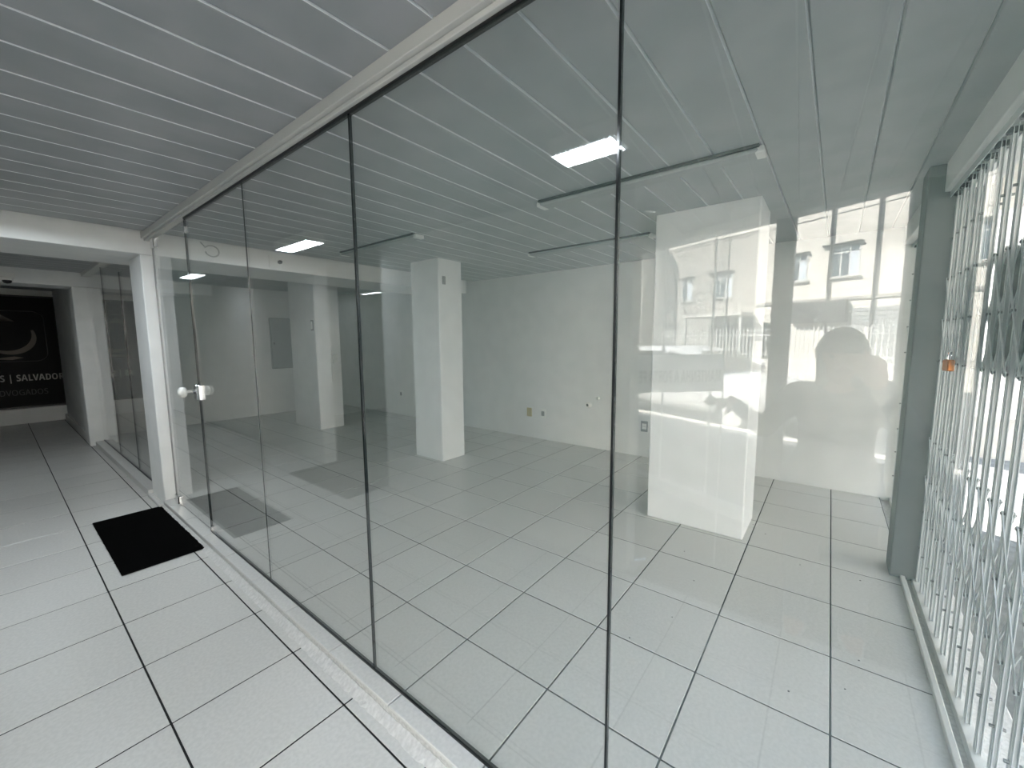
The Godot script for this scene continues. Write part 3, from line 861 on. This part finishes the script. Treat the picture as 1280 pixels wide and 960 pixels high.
func facade_window(b: Node3D, x0: float, x1: float, y0: float, y1: float):
	var w := box("window", Vector3(x0, y0, -0.02), Vector3(x1, y1, 0.015), M.white_enamel, b, 0.004)
	var hw := (x1 - x0) / 2
	var hh := (y1 - y0) / 2
	var n := 3 if hw > 0.38 else 2
	for k in n:
		var a := -hw + 0.05 + k * (2 * hw - 0.06) / n
		box("pane", Vector3(a, -hh + 0.05, 0.012), Vector3(a + (2 * hw - 0.06) / n - 0.04, hh * 0.45, 0.022), M.window_glass if k != 0 else M.curtain, w, 0.0)
		box("pane", Vector3(a, hh * 0.52, 0.012), Vector3(a + (2 * hw - 0.06) / n - 0.04, hh - 0.05, 0.022), M.window_glass, w, 0.0)
	box("window_sill", Vector3(x0 - 0.08, y0 - 0.07, 0.0), Vector3(x1 + 0.08, y0, 0.09), M.render_grey, b, 0.005)
	box("window_head", Vector3(x0 - 0.05, y1, 0.0), Vector3(x1 + 0.3, y1 + 0.05, 0.14), M.dark_sign, b, 0.004)

func outside():
	var S := "structure"
	tag(box("ground", Vector3(-60, -0.4, -60), Vector3(60, -0.18, 60), M.asphalt, self, 0.0), "sunlit grey road surface in front of the shops", "road", "", S)
	var st := mk()     # pavement along the shop front
	var f := func(a, b, t): return Vector3(a, t, b)
	prism(st, [Vector2(frontage(12) - 3.4, 12), Vector2(frontage(-14) - 3.4, -14), Vector2(frontage(-14), -14), Vector2(frontage(0.6), 0.6), Vector2(frontage(0.6), 12)], -0.18, -0.03, f)
	tag(put("pavement", st, M.pavement, self), "pale concrete pavement along the entrance side", "pavement", "", S)
	st = mk()
	prism(st, [Vector2(frontage(12) - 3.55, 12), Vector2(frontage(-14) - 3.55, -14), Vector2(frontage(-14) - 3.4, -14), Vector2(frontage(12) - 3.4, 12)], -0.18, -0.01, f)
	tag(put("kerb", st, M.render_white, self), "white painted kerb between pavement and road", "kerb", "", S)
	tag(box("pavement", Vector3(frontage(0.6), -0.18, 0.6), Vector3(16, -0.03, 9), M.pavement, self, 0.0), "pale concrete forecourt outside the folding gates", "pavement", "", S)
	# sunlit building opposite
	var b := street_frame("apartment_building", "sunlit white building across the street with small upstairs windows, seen mirrored", "building", 0.0, 0.0, -0.15)
	var wl := box("wall", Vector3(-13, 0.0, -7.0), Vector3(2.98, 9.2, 0.0), M.render_white, b, 0.0)
	facade_window(b, 1, 1.56, 3.88, 4.97)
	facade_window(b, -0.7, 0.2, 3.88, 5.08)
	facade_window(b, -4.5, -3.6, 3.88, 5.08)
	facade_window(b, -7.9, -7, 3.88, 5.08)
	for x in [0.22, -1.19]:
		st = mk()
		tube(st, [Vector3(x, 0.1, 0.08), Vector3(x, 9.0, 0.08)], 0.045, 8)
		put("downpipe", st, M.dark_sign, b)
	box("cornice", Vector3(-13.0, 9.2, -7.0), Vector3(2.97, 9.4, 0.12), M.render_grey, b, 0.01)
	box("string_course", Vector3(-13, 3.02, 0.0), Vector3(2.98, 3.14, 0.06), M.render_grey, b, 0.005)
	box("shop_fascia", Vector3(-0.47, 2.19, 0.0), Vector3(1.43, 3.0, 0.25), M.dark_sign, b, 0.01)
	box("carport_opening", Vector3(1.5, 0.0, 0.0), Vector3(2.6, 2.3, 0.02), M.dark_opening, b, 0.0)
	var sh := box("roller_shutter", Vector3(-3.6, 0.3, 0.0), Vector3(-0.6, 2.7, 0.03), M.shutter, b, 0.0)
	for k in 16: box("slat", Vector3(-1.5, -1.2 + k * 0.15, 0.014), Vector3(1.5, -1.2 + k * 0.15 + 0.13, 0.03), M.shutter, sh, 0.006)
	# greyer building to its side, a carport roof in front of it
	b = street_frame("apartment_building", "grey-rendered building beside the sunlit white one, seen mirrored", "building", 5.6, -1.2, -0.15)
	box("wall", Vector3(-2.6, 0.0, -6.0), Vector3(3.2, 6.6, 0.0), M.render_grey, b, 0.0)
	facade_window(b, -0.75, 0.25, 3.66, 4.92)
	facade_window(b, 1.5, 2.2, 3.66, 4.92)
	box("parapet", Vector3(-2.6, 6.6, -6.0), Vector3(3.2, 6.85, 0.06), M.render_white, b, 0.01)
	box("vent", Vector3(-2.4, 4.4, 0.0), Vector3(-2.1, 4.85, 0.05), M.white_enamel, b, 0.01)
	box("garage_opening", Vector3(-2.2, 0.0, 0.0), Vector3(0.4, 2.3, 0.02), M.dark_opening, b, 0.0)
	st = mk()
	bx(st, Vector3(-2.6, 2.62, 0.0), Vector3(0.4, 2.75, 2.2), 0.01)
	put("carport_roof", st, M.render_white, b)
	for x in [-0.3, 2.5]: box("post", Vector3(-(x + 0.05), 0, 2.0), Vector3(-(x - 0.05), 2.62, 2.1), M.white_enamel, b, 0.005)
	b = street_frame("shop_building", "white low shop building farthest along the street, seen mirrored", "building", 11.5, 0.5, -0.15)
	box("wall", Vector3(-2.4, 0.0, -6.0), Vector3(4, 7.5, 0.0), M.render_white, b, 0.0)
	for x in [-3.4, -1.4, 0.6]:
		box("shop_window", Vector3(-(x + 1.2), 2.9, 0.0), Vector3(-(x), 5.6, 0.05), M.render_grey, b, 0.01)
		box("door_opening", Vector3(-(x + 1.3), 0.0, 0.0), Vector3(-(x), 2.3, 0.03), M.dark_opening, b, 0.0)
	# fence along the pavement opposite
	var fe := street_frame("fence", "white spiked bar fence on a low white wall across the street, seen mirrored", "fence", 1.5, 1.2, -0.15)
	box("low_wall", Vector3(-9, 0.0, -0.08), Vector3(5.5, 0.76, 0.08), M.render_white, fe, 0.01)
	for x in [-5.4, -2.6, 0.2, 3.0, 5.8, 8.7]: box("post", Vector3(-(x + 0.07), 0.76, -0.07), Vector3(-(x - 0.07), 1.95, 0.07), M.render_white, fe, 0.01)
	for y in [0.92, 1.72]: box("rail", Vector3(-8.7, y, -0.02), Vector3(5.4, y + 0.045, 0.02), M.white_enamel, fe, 0.003)
	st = mk()
	for k in 90:
		var x := -8.55 + k * 0.155
		bx(st, Vector3(x - 0.018, 0.8, -0.018), Vector3(x + 0.018, 1.93, 0.018))
		var tip := Vector3(x, 2.05, 0)
		var q := [Vector3(x - 0.03, 1.93, -0.03), Vector3(x + 0.03, 1.93, -0.03), Vector3(x + 0.03, 1.93, 0.03), Vector3(x - 0.03, 1.93, 0.03)]
		for e in 4: tri_out(st, q[e], q[(e + 1) % 4], tip, Vector3(x, 1.93, 0))
	tag(put("pickets", st, M.white_enamel, fe), "", "", "", "stuff")
	# overhead wires
	var w := thing("overhead_wires", "thin dark overhead cables strung along the street, seen mirrored", "cables", sp(0, 9.0, 0))
	for k in 5:
		st = mk()
		var pts := []
		for i in 25:
			var t := i / 24.0
			pts.append(street * lerpf(-16, 18, t) + away * (k * 0.12) + Vector3(0, 3.55 + 0.22 * k + 1.2 * pow(2 * t - 1, 2) + 0.5 * t, 0))
		tube(st, pts, 0.011, 5)
		put("wire", st, M.dark_plastic, w)
	for u in [-16.19, 18.19]:
		st = mk()
		lathe(st, [Vector2(0.0, 8.0), Vector2(0.11, 8.0), Vector2(0.16, -0.18)], Vector3.ZERO, Vector3.UP, 14)
		var p := thing("utility_pole", "concrete pole carrying the cables, %s end of the street" % ("far" if u > 0 else "near"), "pole", sp(u, 9.25, 0))
		put("shaft", st, M.render_grey, p)
		box("crossarm", Vector3(-0.6, 4.6, -0.05), Vector3(0.6, 4.72, 0.05), M.dark_sign, p, 0.005)
	# unseen house, added to bounce sunlight onto the cross beam
	b = thing("added_building", "white two-storey house out of view, added to bounce sunlight into the corridor", "building", Vector3(0.8, -0.18, 12.0))
	box("wall", Vector3(-6.0, 0, 0), Vector3(6.0, 7.0, 5.0), M.render_white, b, 0.0)
	box("cornice", Vector3(-6.0, 7.0, -0.1), Vector3(6.0, 7.2, 5.0), M.render_grey, b, 0.0)
	for x in [-4.6, -1.8, 1.8, 4.6]:
		var wn := box("window", Vector3(x - 0.6, 4.2, -0.03), Vector3(x + 0.6, 5.5, 0.0), M.white_enamel, b, 0.0)
		box("pane", Vector3(-0.52, -0.57, -0.025), Vector3(0.52, 0.57, -0.015), M.window_glass, wn, 0.0)
	box("door_leaf", Vector3(-0.5, 0, -0.03), Vector3(0.5, 2.2, 0.0), M.dark_opening, b, 0.0)
	# neighbour beyond the gate
	b = thing("added_building", "white building beyond the folding gate", "building", Vector3(7.5, -0.03, 5.0))
	box("wall", Vector3(0, 0, -4.2), Vector3(5, 7.0, 5.0), M.render_white, b, 0.0)
	box("plinth", Vector3(-0.05, 0, -4.2), Vector3(0, 0.5, 5.0), M.render_grey, b, 0.0)
	box("string_course", Vector3(-0.06, 3.1, -4.2), Vector3(0, 3.25, 5.0), M.dark_sign, b, 0.0)
	box("door_leaf", Vector3(-0.04, 0, -2.6), Vector3(0, 2.3, -1.4), M.dark_opening, b, 0.0)

func car():
	var o := street_frame("car", "white hatchback parked at the kerb, seen mirrored behind the lettered strip", "car", 0, 0, 0)
	var pos := Vector3(-7.1, -0.18, -2.1)
	o.position = pos
	# local x along the car: front at +x (towards +z in the world)
	var secs := [[2.02, 0.42, 0.70, 0.70], [1.95, 0.30, 0.86, 0.80], [1.2, 0.26, 1.0, 0.86], [0.6, 0.25, 1.04, 0.87], [-0.6, 0.25, 1.06, 0.87], [-1.5, 0.26, 1.06, 0.86], [-1.92, 0.32, 1.02, 0.82], [-2.0, 0.45, 0.95, 0.74]]
	var st := mk()
	var ring := func(s, cab):
		var out := []
		var y0: float = s[1]
		var y1: float = s[2]
		var w: float = s[3]
		for k in 20:
			var a: float = TAU * k / 20
			var ca := cos(a)
			var sa := sin(a)
			var e := 0.45
			var z: float = signf(ca) * pow(absf(ca), e) * w
			var yy: float = signf(sa) * pow(absf(sa), e)
			if cab: z *= lerpf(1.0, 0.74, (yy + 1) / 2)
			out.append(Vector3(s[0], lerpf(y0, y1, (yy + 1) / 2), z))
		return out
	var loft := func(sts, cab, tool):
		var rings := []
		for s in sts: rings.append(ring.call(s, cab))
		for i in rings.size() - 1:
			var mid := Vector3((sts[i][0] + sts[i + 1][0]) / 2, (sts[i][1] + sts[i][2]) / 2, 0)
			for k in 20:
				var l := (k + 1) % 20
				tri_out(tool, rings[i][k], rings[i][l], rings[i + 1][l], mid, 1)
				tri_out(tool, rings[i][k], rings[i + 1][l], rings[i + 1][k], mid, 1)
		for e in [0, rings.size() - 1]:
			var cc := Vector3(sts[e][0], (sts[e][1] + sts[e][2]) / 2, 0)
			for k in 20: tri_out(tool, cc, rings[e][k], rings[e][(k + 1) % 20], Vector3.ZERO + Vector3(0, cc.y, 0), 1)
	loft.call(secs, false, st)
	put("body", st, M.car_paint, o)
	# cabin: white frame and roof with dark glazing set in
	st = mk()
	loft.call([[1.0, 0.95, 1.0, 0.80], [0.35, 0.95, 1.42, 0.82], [-0.1, 0.95, 1.50, 0.83], [-1.2, 0.95, 1.49, 0.82], [-1.75, 0.95, 1.36, 0.78], [-1.95, 0.95, 1.05, 0.76]], true, st)
	put("cabin", st, M.car_paint, o)
	for s in [-1.0, 1.0]:
		for w in [[[0.62, 1.06], [0.22, 1.34], [-0.15, 1.40], [-0.15, 1.06]], [[-0.24, 1.06], [-0.24, 1.40], [-1.0, 1.39], [-1.02, 1.06]], [[-1.12, 1.08], [-1.1, 1.37], [-1.45, 1.31], [-1.6, 1.12]]]:
			st = mk()
			var pts := []
			for p in w: pts.append(Vector2(p[0], p[1]))
			prism(st, pts, 0.0, 1.0, func(a, c, t): return Vector3(a, c, s * (0.845 - 0.36 * (c - 0.95) * 0.74 - 0.02 + 0.022 * t)))
			put("side_window", st, M.car_glass, o)
	st = mk()
	quad(st, Vector3(0.95, 1.05, -0.66), Vector3(0.42, 1.40, -0.56), Vector3(0.42, 1.40, 0.56), Vector3(0.95, 1.05, 0.66))
	put("windscreen", st, M.car_glass, o)
	for x in [1.28, -1.28]:
		for s in [-1.0, 1.0]:
			st = mk()
			lathe(st, [Vector2(0.0, 0.0), Vector2(0.30, 0.0), Vector2(0.325, 0.03), Vector2(0.325, 0.17), Vector2(0.30, 0.2), Vector2(0.21, 0.2), Vector2(0.2, 0.18), Vector2(0.0, 0.18)], Vector3(x, 0.325, s * 0.70), Vector3(0, 0, s), 24)
			var wh := put("wheel", st, M.rubber, o)
			st = mk()
			lathe(st, [Vector2(0.205, 0.181), Vector2(0.18, 0.19), Vector2(0.06, 0.185), Vector2(0.0, 0.195)], Vector3(x, 0.325, s * 0.70), Vector3(0, 0, s), 16)
			put("hubcap", st, M.aluminium, wh)
	for s in [-1.0, 1.0]:
		st = mk()
		bx(st, Vector3(1.84, 0.66, s * 0.56 - 0.14), Vector3(2.0, 0.80, s * 0.56 + 0.14), 0.04)
		put("headlight", st, M.lamp_clear, o)
		st = mk()
		bx(st, Vector3(-1.99, 0.82, s * 0.62 - 0.1), Vector3(-1.88, 1.02, s * 0.62 + 0.1), 0.03)
		put("tail_light", st, M.tail_red, o)
		st = mk()
		bx(st, Vector3(0.66, 1.04, s * 0.96 - 0.09), Vector3(0.76, 1.17, s * 0.96 + 0.07), 0.03)
		put("wing_mirror", st, M.car_paint, o)
	box("bumper", Vector3(1.9, 0.32, -0.72), Vector3(2.06, 0.55, 0.72), M.car_paint, o, 0.05)
	box("number_plate", Vector3(2.055, 0.42, -0.2), Vector3(2.068, 0.53, 0.2), M.grey_plastic, o, 0.0)
	o.rotation.y = atan2(street.z, -street.x) if false else atan2(street.z * 1.0, -street.x * 1.0)

# ------------------------------------------------------------------ the photographer
func blob(bones: Array, cell: float, k: float) -> ArrayMesh:
	# bones: [a, b, radius at a, radius at b]; smooth union meshed as surface nets
	var lo := Vector3.INF
	var hi := -Vector3.INF
	for b in bones:
		var r: float = maxf(b[2], b[3])
		for p in [b[0], b[1]]:
			lo = lo.min(p - Vector3.ONE * (r + 4 * cell))
			hi = hi.max(p + Vector3.ONE * (r + 4 * cell))
	var n := Vector3i(((hi - lo) / cell).ceil()) + Vector3i.ONE
	var acc := PackedFloat32Array()
	acc.resize(n.x * n.y * n.z)
	for b in bones:
		var a: Vector3 = b[0]
		var d: Vector3 = b[1] - a
		var dd := maxf(d.length_squared(), 1e-9)
		var r := maxf(b[2], b[3]) + 3.2 * cell
		var i0 := Vector3i(((a.min(b[1]) - Vector3.ONE * r - lo) / cell).floor()).max(Vector3i.ZERO)
		var i1 := Vector3i(((a.max(b[1]) + Vector3.ONE * r - lo) / cell).ceil()).min(n - Vector3i.ONE)
		for z in range(i0.z, i1.z + 1):
			for y in range(i0.y, i1.y + 1):
				var row := (z * n.y + y) * n.x
				for x in range(i0.x, i1.x + 1):
					var p := lo + Vector3(x, y, z) * cell
					var t := clampf((p - a).dot(d) / dd, 0, 1)
					var dist: float = p.distance_to(a + d * t) - lerpf(b[2], b[3], t)
					acc[row + x] += exp(-k * maxf(dist, -0.05))
	# field: positive outside
	var vid := PackedInt32Array()
	vid.resize(acc.size())
	vid.fill(-1)
	var verts := PackedVector3Array()
	var norms := PackedVector3Array()
	var off := [Vector3i(0, 0, 0), Vector3i(1, 0, 0), Vector3i(0, 1, 0), Vector3i(1, 1, 0), Vector3i(0, 0, 1), Vector3i(1, 0, 1), Vector3i(0, 1, 1), Vector3i(1, 1, 1)]
	var step := [1, n.x, n.x * n.y]
	var edges := []
	for i in 8:
		for ax in 3:
			var j := i | (1 << ax)
			if j != i: edges.append([i, j])
	var offs := PackedInt32Array()
	for o in off: offs.append(o.x + o.y * n.x + o.z * n.x * n.y)
	for z in n.z - 1:
		for y in n.y - 1:
			for x in n.x - 1:
				var at := (z * n.y + y) * n.x + x
				var inside := 0
				for i in 8:
					if acc[at + offs[i]] > 1.0: inside += 1
				if inside == 0 or inside == 8: continue
				var f := []
				for i in 8: f.append(-log(maxf(acc[at + offs[i]], 1e-20)) / k)
				var sum := Vector3.ZERO
				var m := 0
				for e in edges:
					var fa: float = f[e[0]]
					var fb: float = f[e[1]]
					if (fa > 0) == (fb > 0): continue
					sum += Vector3(off[e[0]]).lerp(Vector3(off[e[1]]), clampf(fa / (fa - fb), 0, 1))
					m += 1
				var gr := Vector3(f[1] + f[3] + f[5] + f[7] - f[0] - f[2] - f[4] - f[6], f[2] + f[3] + f[6] + f[7] - f[0] - f[1] - f[4] - f[5], f[4] + f[5] + f[6] + f[7] - f[0] - f[1] - f[2] - f[3])
				vid[at] = verts.size()
				verts.append(lo + (Vector3(x, y, z) + sum / m) * cell)
				norms.append(gr.normalized())
	var idx := PackedInt32Array()
	for z in range(1, n.z - 1):
		for y in range(1, n.y - 1):
			for x in range(1, n.x - 1):
				var at := (z * n.y + y) * n.x + x
				if vid[at] < 0: continue
				var s0 := acc[at] > 1.0
				for ax in 3:
					if (acc[at + step[ax]] > 1.0) == s0: continue
					var u: int = step[(ax + 1) % 3]
					var v: int = step[(ax + 2) % 3]
					var q := [vid[at], vid[at - u], vid[at - u - v], vid[at - v]]
					if q.min() < 0: continue
					if s0: idx.append_array(PackedInt32Array([q[0], q[2], q[1], q[0], q[3], q[2]]))
					else: idx.append_array(PackedInt32Array([q[0], q[1], q[2], q[0], q[2], q[3]]))
	var arr := []
	arr.resize(Mesh.ARRAY_MAX)
	arr[Mesh.ARRAY_VERTEX] = verts
	arr[Mesh.ARRAY_NORMAL] = norms
	arr[Mesh.ARRAY_INDEX] = idx
	var am := ArrayMesh.new()
	am.add_surface_from_arrays(Mesh.PRIMITIVE_TRIANGLES, arr)
	return am

func fingers(wrist: Vector3, palm: Vector3, up: Vector3, curl: float, thumb: float) -> Array:
	# a hand: palm direction, back-of-hand direction, finger bend per joint; thumb side +1 or -1 along palm x up
	var side := palm.cross(up).normalized() * thumb
	var out := [[wrist, wrist + palm * 0.03, 0.024, 0.03]]
	for k in 4:
		var s := (k - 1.5) * 0.019
		var a := wrist + palm * 0.02 - side * s * 0.6
		var b := wrist + palm * 0.085 - side * s
		out.append([a, b, 0.016, 0.011])
		var d := palm
		var p := b
		var lens: Array = [0.036, 0.024, 0.018]
		for j in 3:
			d = d.rotated(palm.cross(up).normalized(), -curl)
			var e: Vector3 = p + d * lens[j] * [0.92, 1.08, 1.0, 0.8][k]
			out.append([p, e, 0.0092 - 0.0006 * j, 0.0088 - 0.0008 * j])
			p = e
	var ta := wrist + palm * 0.02 + side * 0.022
	var tb := ta + (side * 0.75 + palm * 0.6 - up * 0.25).normalized() * 0.038
	var tc := tb + (side * 0.2 + palm * 0.85 - up * 0.5).normalized() * 0.03
	out += [[wrist + palm * 0.015, ta, 0.018, 0.015], [ta, tb, 0.014, 0.011], [tb, tc, 0.011, 0.009]]
	return out

func person():
	var o := thing("person", "person in dark long-sleeved top holding up a phone and an open door, seen mirrored", "person", Vector3(-0.53, 0, 0.04))
	var head := Vector3(0.0, 1.375, 0.0)
	var sl := Vector3(-0.03, 1.185, -0.145)    # left shoulder
	var sr := Vector3(-0.02, 1.185, 0.145)
	var el := Vector3(-0.22, 0.99, -0.30)
	var wl := Vector3(-0.355, 1.06, -0.455)
	var er := Vector3(0.2, 1.06, 0.25)
	var wr := Vector3(0.42, 1.30, 0.10)
	var hipl := Vector3(0, 0.80, -0.085)
	var hipr := Vector3(0, 0.80, 0.085)
	var kl := Vector3(0.02, 0.43, -0.095)
	var kr := Vector3(0.0, 0.43, 0.10)
	var al := Vector3(-0.03, 0.075, -0.10)
	var ar := Vector3(-0.05, 0.075, 0.12)
	var body := [
		[Vector3(0, 0.82, -0.05), Vector3(0, 0.82, 0.05), 0.10, 0.10], [Vector3(0, 0.85, 0), Vector3(0, 1.0, 0), 0.10, 0.095],
		[Vector3(0, 1.0, -0.03), Vector3(0.005, 1.12, -0.04), 0.09, 0.09], [Vector3(0, 1.0, 0.03), Vector3(0.005, 1.12, 0.04), 0.09, 0.09],
		[sl, sr, 0.052, 0.052], [Vector3(-0.01, 1.2, 0), Vector3(-0.005, 1.30, 0), 0.05, 0.047],
		[sl, el, 0.046, 0.036], [el, wl, 0.036, 0.025], [sr, er, 0.046, 0.036], [er, wr, 0.036, 0.025],
		[hipl, kl, 0.082, 0.055], [kl, al, 0.052, 0.035], [hipr, kr, 0.082, 0.055], [kr, ar, 0.052, 0.035],
		[al, al + Vector3(0.14, -0.04, -0.01), 0.035, 0.028], [ar, ar + Vector3(0.14, -0.04, 0.01), 0.035, 0.028]]
	var skin := inst("body", blob(body, 0.016, 55.0), M.skin, o)
	# head with face
	var hb := [[head + Vector3(-0.012, 0.03, 0), head + Vector3(0.0, 0.03, 0), 0.083, 0.08], [head + Vector3(0.02, 0.0, 0), head + Vector3(0.03, -0.05, 0), 0.063, 0.048], [head + Vector3(0.045, -0.085, 0), head + Vector3(0.02, -0.075, 0), 0.026, 0.04],
		[head + Vector3(0.082, 0.02, 0), head + Vector3(0.103, -0.022, 0), 0.008, 0.013], [head + Vector3(0.0, -0.06, 0), head + Vector3(-0.012, -0.14, 0), 0.045, 0.047],
		[head + Vector3(0.07, 0.03, -0.03), head + Vector3(0.07, 0.03, 0.03), 0.018, 0.018],
		[head + Vector3(0, 0.0, 0.082), head + Vector3(-0.012, 0.03, 0.084), 0.01, 0.014], [head + Vector3(0, 0.0, -0.082), head + Vector3(-0.012, 0.03, -0.084), 0.01, 0.014]]
	inst("head", blob(hb, 0.006, 120.0), M.skin, o)
	for s in [-1.0, 1.0]:
		var st := mk()
		lathe(st, [Vector2(0.0, 0.0), Vector2(0.008, 0.001), Vector2(0.011, 0.005), Vector2(0.006, 0.01), Vector2(0.0, 0.011)], head + Vector3(0.076, 0.006, s * 0.032), Vector3.RIGHT, 12)
		put("eye", st, M.eye, o)
	var st2 := mk()
	tube(st2, [head + Vector3(0.078, -0.055, -0.022), head + Vector3(0.088, -0.053, 0), head + Vector3(0.078, -0.055, 0.022)], 0.006, 8)
	put("mouth", st2, M.lips, o)
	# hair to the shoulders
	var hair := [[head + Vector3(-0.03, 0.045, 0), head + Vector3(0.015, 0.055, 0), 0.085, 0.078]]
	for k in 9:
		var a := lerpf(-1.95, 1.95, k / 8.0)
		var r := Vector3(-cos(a), 0, sin(a))
		hair.append([head + Vector3(-0.012, 0.03, 0) + r * 0.052, head + Vector3(-0.015, -0.12, 0) + r * 0.058, 0.032, 0.024])
	inst("hair", blob(hair, 0.009, 90.0), M.hair, o)
	# hands
	var pl := (Vector3(-0.41, 1.08, -0.505) - wl).normalized()
	inst("hand", blob(fingers(wl, pl, Vector3(0.1, 0.4, -0.5).normalized(), 0.55, 1.0), 0.005, 260.0), M.skin, o)
	var ph := Vector3(0.49, 1.45, -0.005)
	var pr := (ph - wr).normalized()
	inst("hand", blob(fingers(wr, pr, Vector3(0.6, -0.3, 0.6).normalized(), 0.5, -1.0), 0.005, 260.0), M.skin, o)
	# clothes
	var top := [[Vector3(0, 0.86, -0.055), Vector3(0, 0.86, 0.055), 0.108, 0.108], [Vector3(0, 0.86, 0), Vector3(0, 1.02, 0), 0.112, 0.105],
		[Vector3(0, 1.0, -0.03), Vector3(0.005, 1.12, -0.04), 0.102, 0.1], [Vector3(0, 1.0, 0.03), Vector3(0.005, 1.12, 0.04), 0.102, 0.1],
		[sl, sr, 0.062, 0.062], [sl, el, 0.058, 0.048], [el, wl.lerp(el, 0.08), 0.048, 0.036], [sr, er, 0.058, 0.048], [er, wr.lerp(er, 0.08), 0.048, 0.036]]
	inst("shirt", blob(top, 0.016, 55.0), M.shirt, o)
	var tr := [[Vector3(0, 0.82, -0.05), Vector3(0, 0.82, 0.05), 0.108, 0.108], [hipl, kl, 0.092, 0.066], [kl, al, 0.062, 0.05], [hipr, kr, 0.092, 0.066], [kr, ar, 0.062, 0.05]]
	inst("trousers", blob(tr, 0.016, 60.0), M.jeans, o)
	for f in [[al, -0.01], [ar, 0.01]]:
		var a: Vector3 = f[0]
		inst("shoe", blob([[a + Vector3(-0.02, -0.035, 0), a + Vector3(0.15, -0.045, f[1]), 0.042, 0.034], [a, a + Vector3(-0.02, -0.03, 0), 0.042, 0.045]], 0.008, 90.0), M.shoe, o)

func phone():
	# held just behind the viewpoint, back turned along the line of sight
	var o := thing("phone", "dark mobile phone held up in the photographer's right hand", "phone", CAM + Vector3(-0.010, -0.02, 0.010) + Vector3(0.616, 0, 0.788) * 0.03, -0.9067)
	var st := mk()
	bx(st, Vector3(-0.062, -0.032, -0.0), Vector3(0.062, 0.032, 0.008), 0.003)
	put("case", st, M.dark_plastic, o)

# ------------------------------------------------------------------
func _ready():
	rng.seed = 7
	var cam := Camera3D.new()
	cam.name = "camera"
	cam.fov = 86.78
	cam.near = 0.01
	cam.far = 200.0
	add_child(cam)
	cam.transform = Transform3D(Basis.from_euler(Vector3(-0.10858, -0.90668, -0.0060965)), CAM)
	cam.current = true
	var we := WorldEnvironment.new()
	we.name = "world_environment"
	var e := Environment.new()
	e.background_mode = Environment.BG_SKY
	var sky := Sky.new()
	var sm := ProceduralSkyMaterial.new()
	sm.sky_top_color = Color(0.60, 0.72, 0.87)
	sm.sky_horizon_color = Color(0.92, 0.96, 1.0)
	sm.sky_curve = 0.3
	sm.ground_bottom_color = Color(0.4, 0.39, 0.37)
	sm.ground_horizon_color = Color(0.6, 0.6, 0.58)
	sm.sky_energy_multiplier = 1.9
	sky.sky_material = sm
	e.sky = sky
	e.tonemap_mode = Environment.TONE_MAPPER_LINEAR
	e.tonemap_exposure = 1.0
	e.sdfgi_enabled = true
	e.ssao_enabled = true
	e.ssil_enabled = true
	we.environment = e
	add_child(we)
	var sun := DirectionalLight3D.new()
	sun.name = "sun"
	sun.light_color = Color(1.0, 0.98, 0.95)
	sun.light_energy = 16.0
	sun.light_angular_distance = 0.6
	sun.shadow_enabled = true
	add_child(sun)
	sun.look_at_from_position(Vector3(0.42, 0.70, -0.57) * 10, Vector3.ZERO)
	materials()
	floors()
	ceilings()
	shell()
	outside()
	partition()
	gates()
	lamps()
	sign_board()
	doormats()
	entrance()
	car()
	person()
	phone()
	fittings()
	specks()
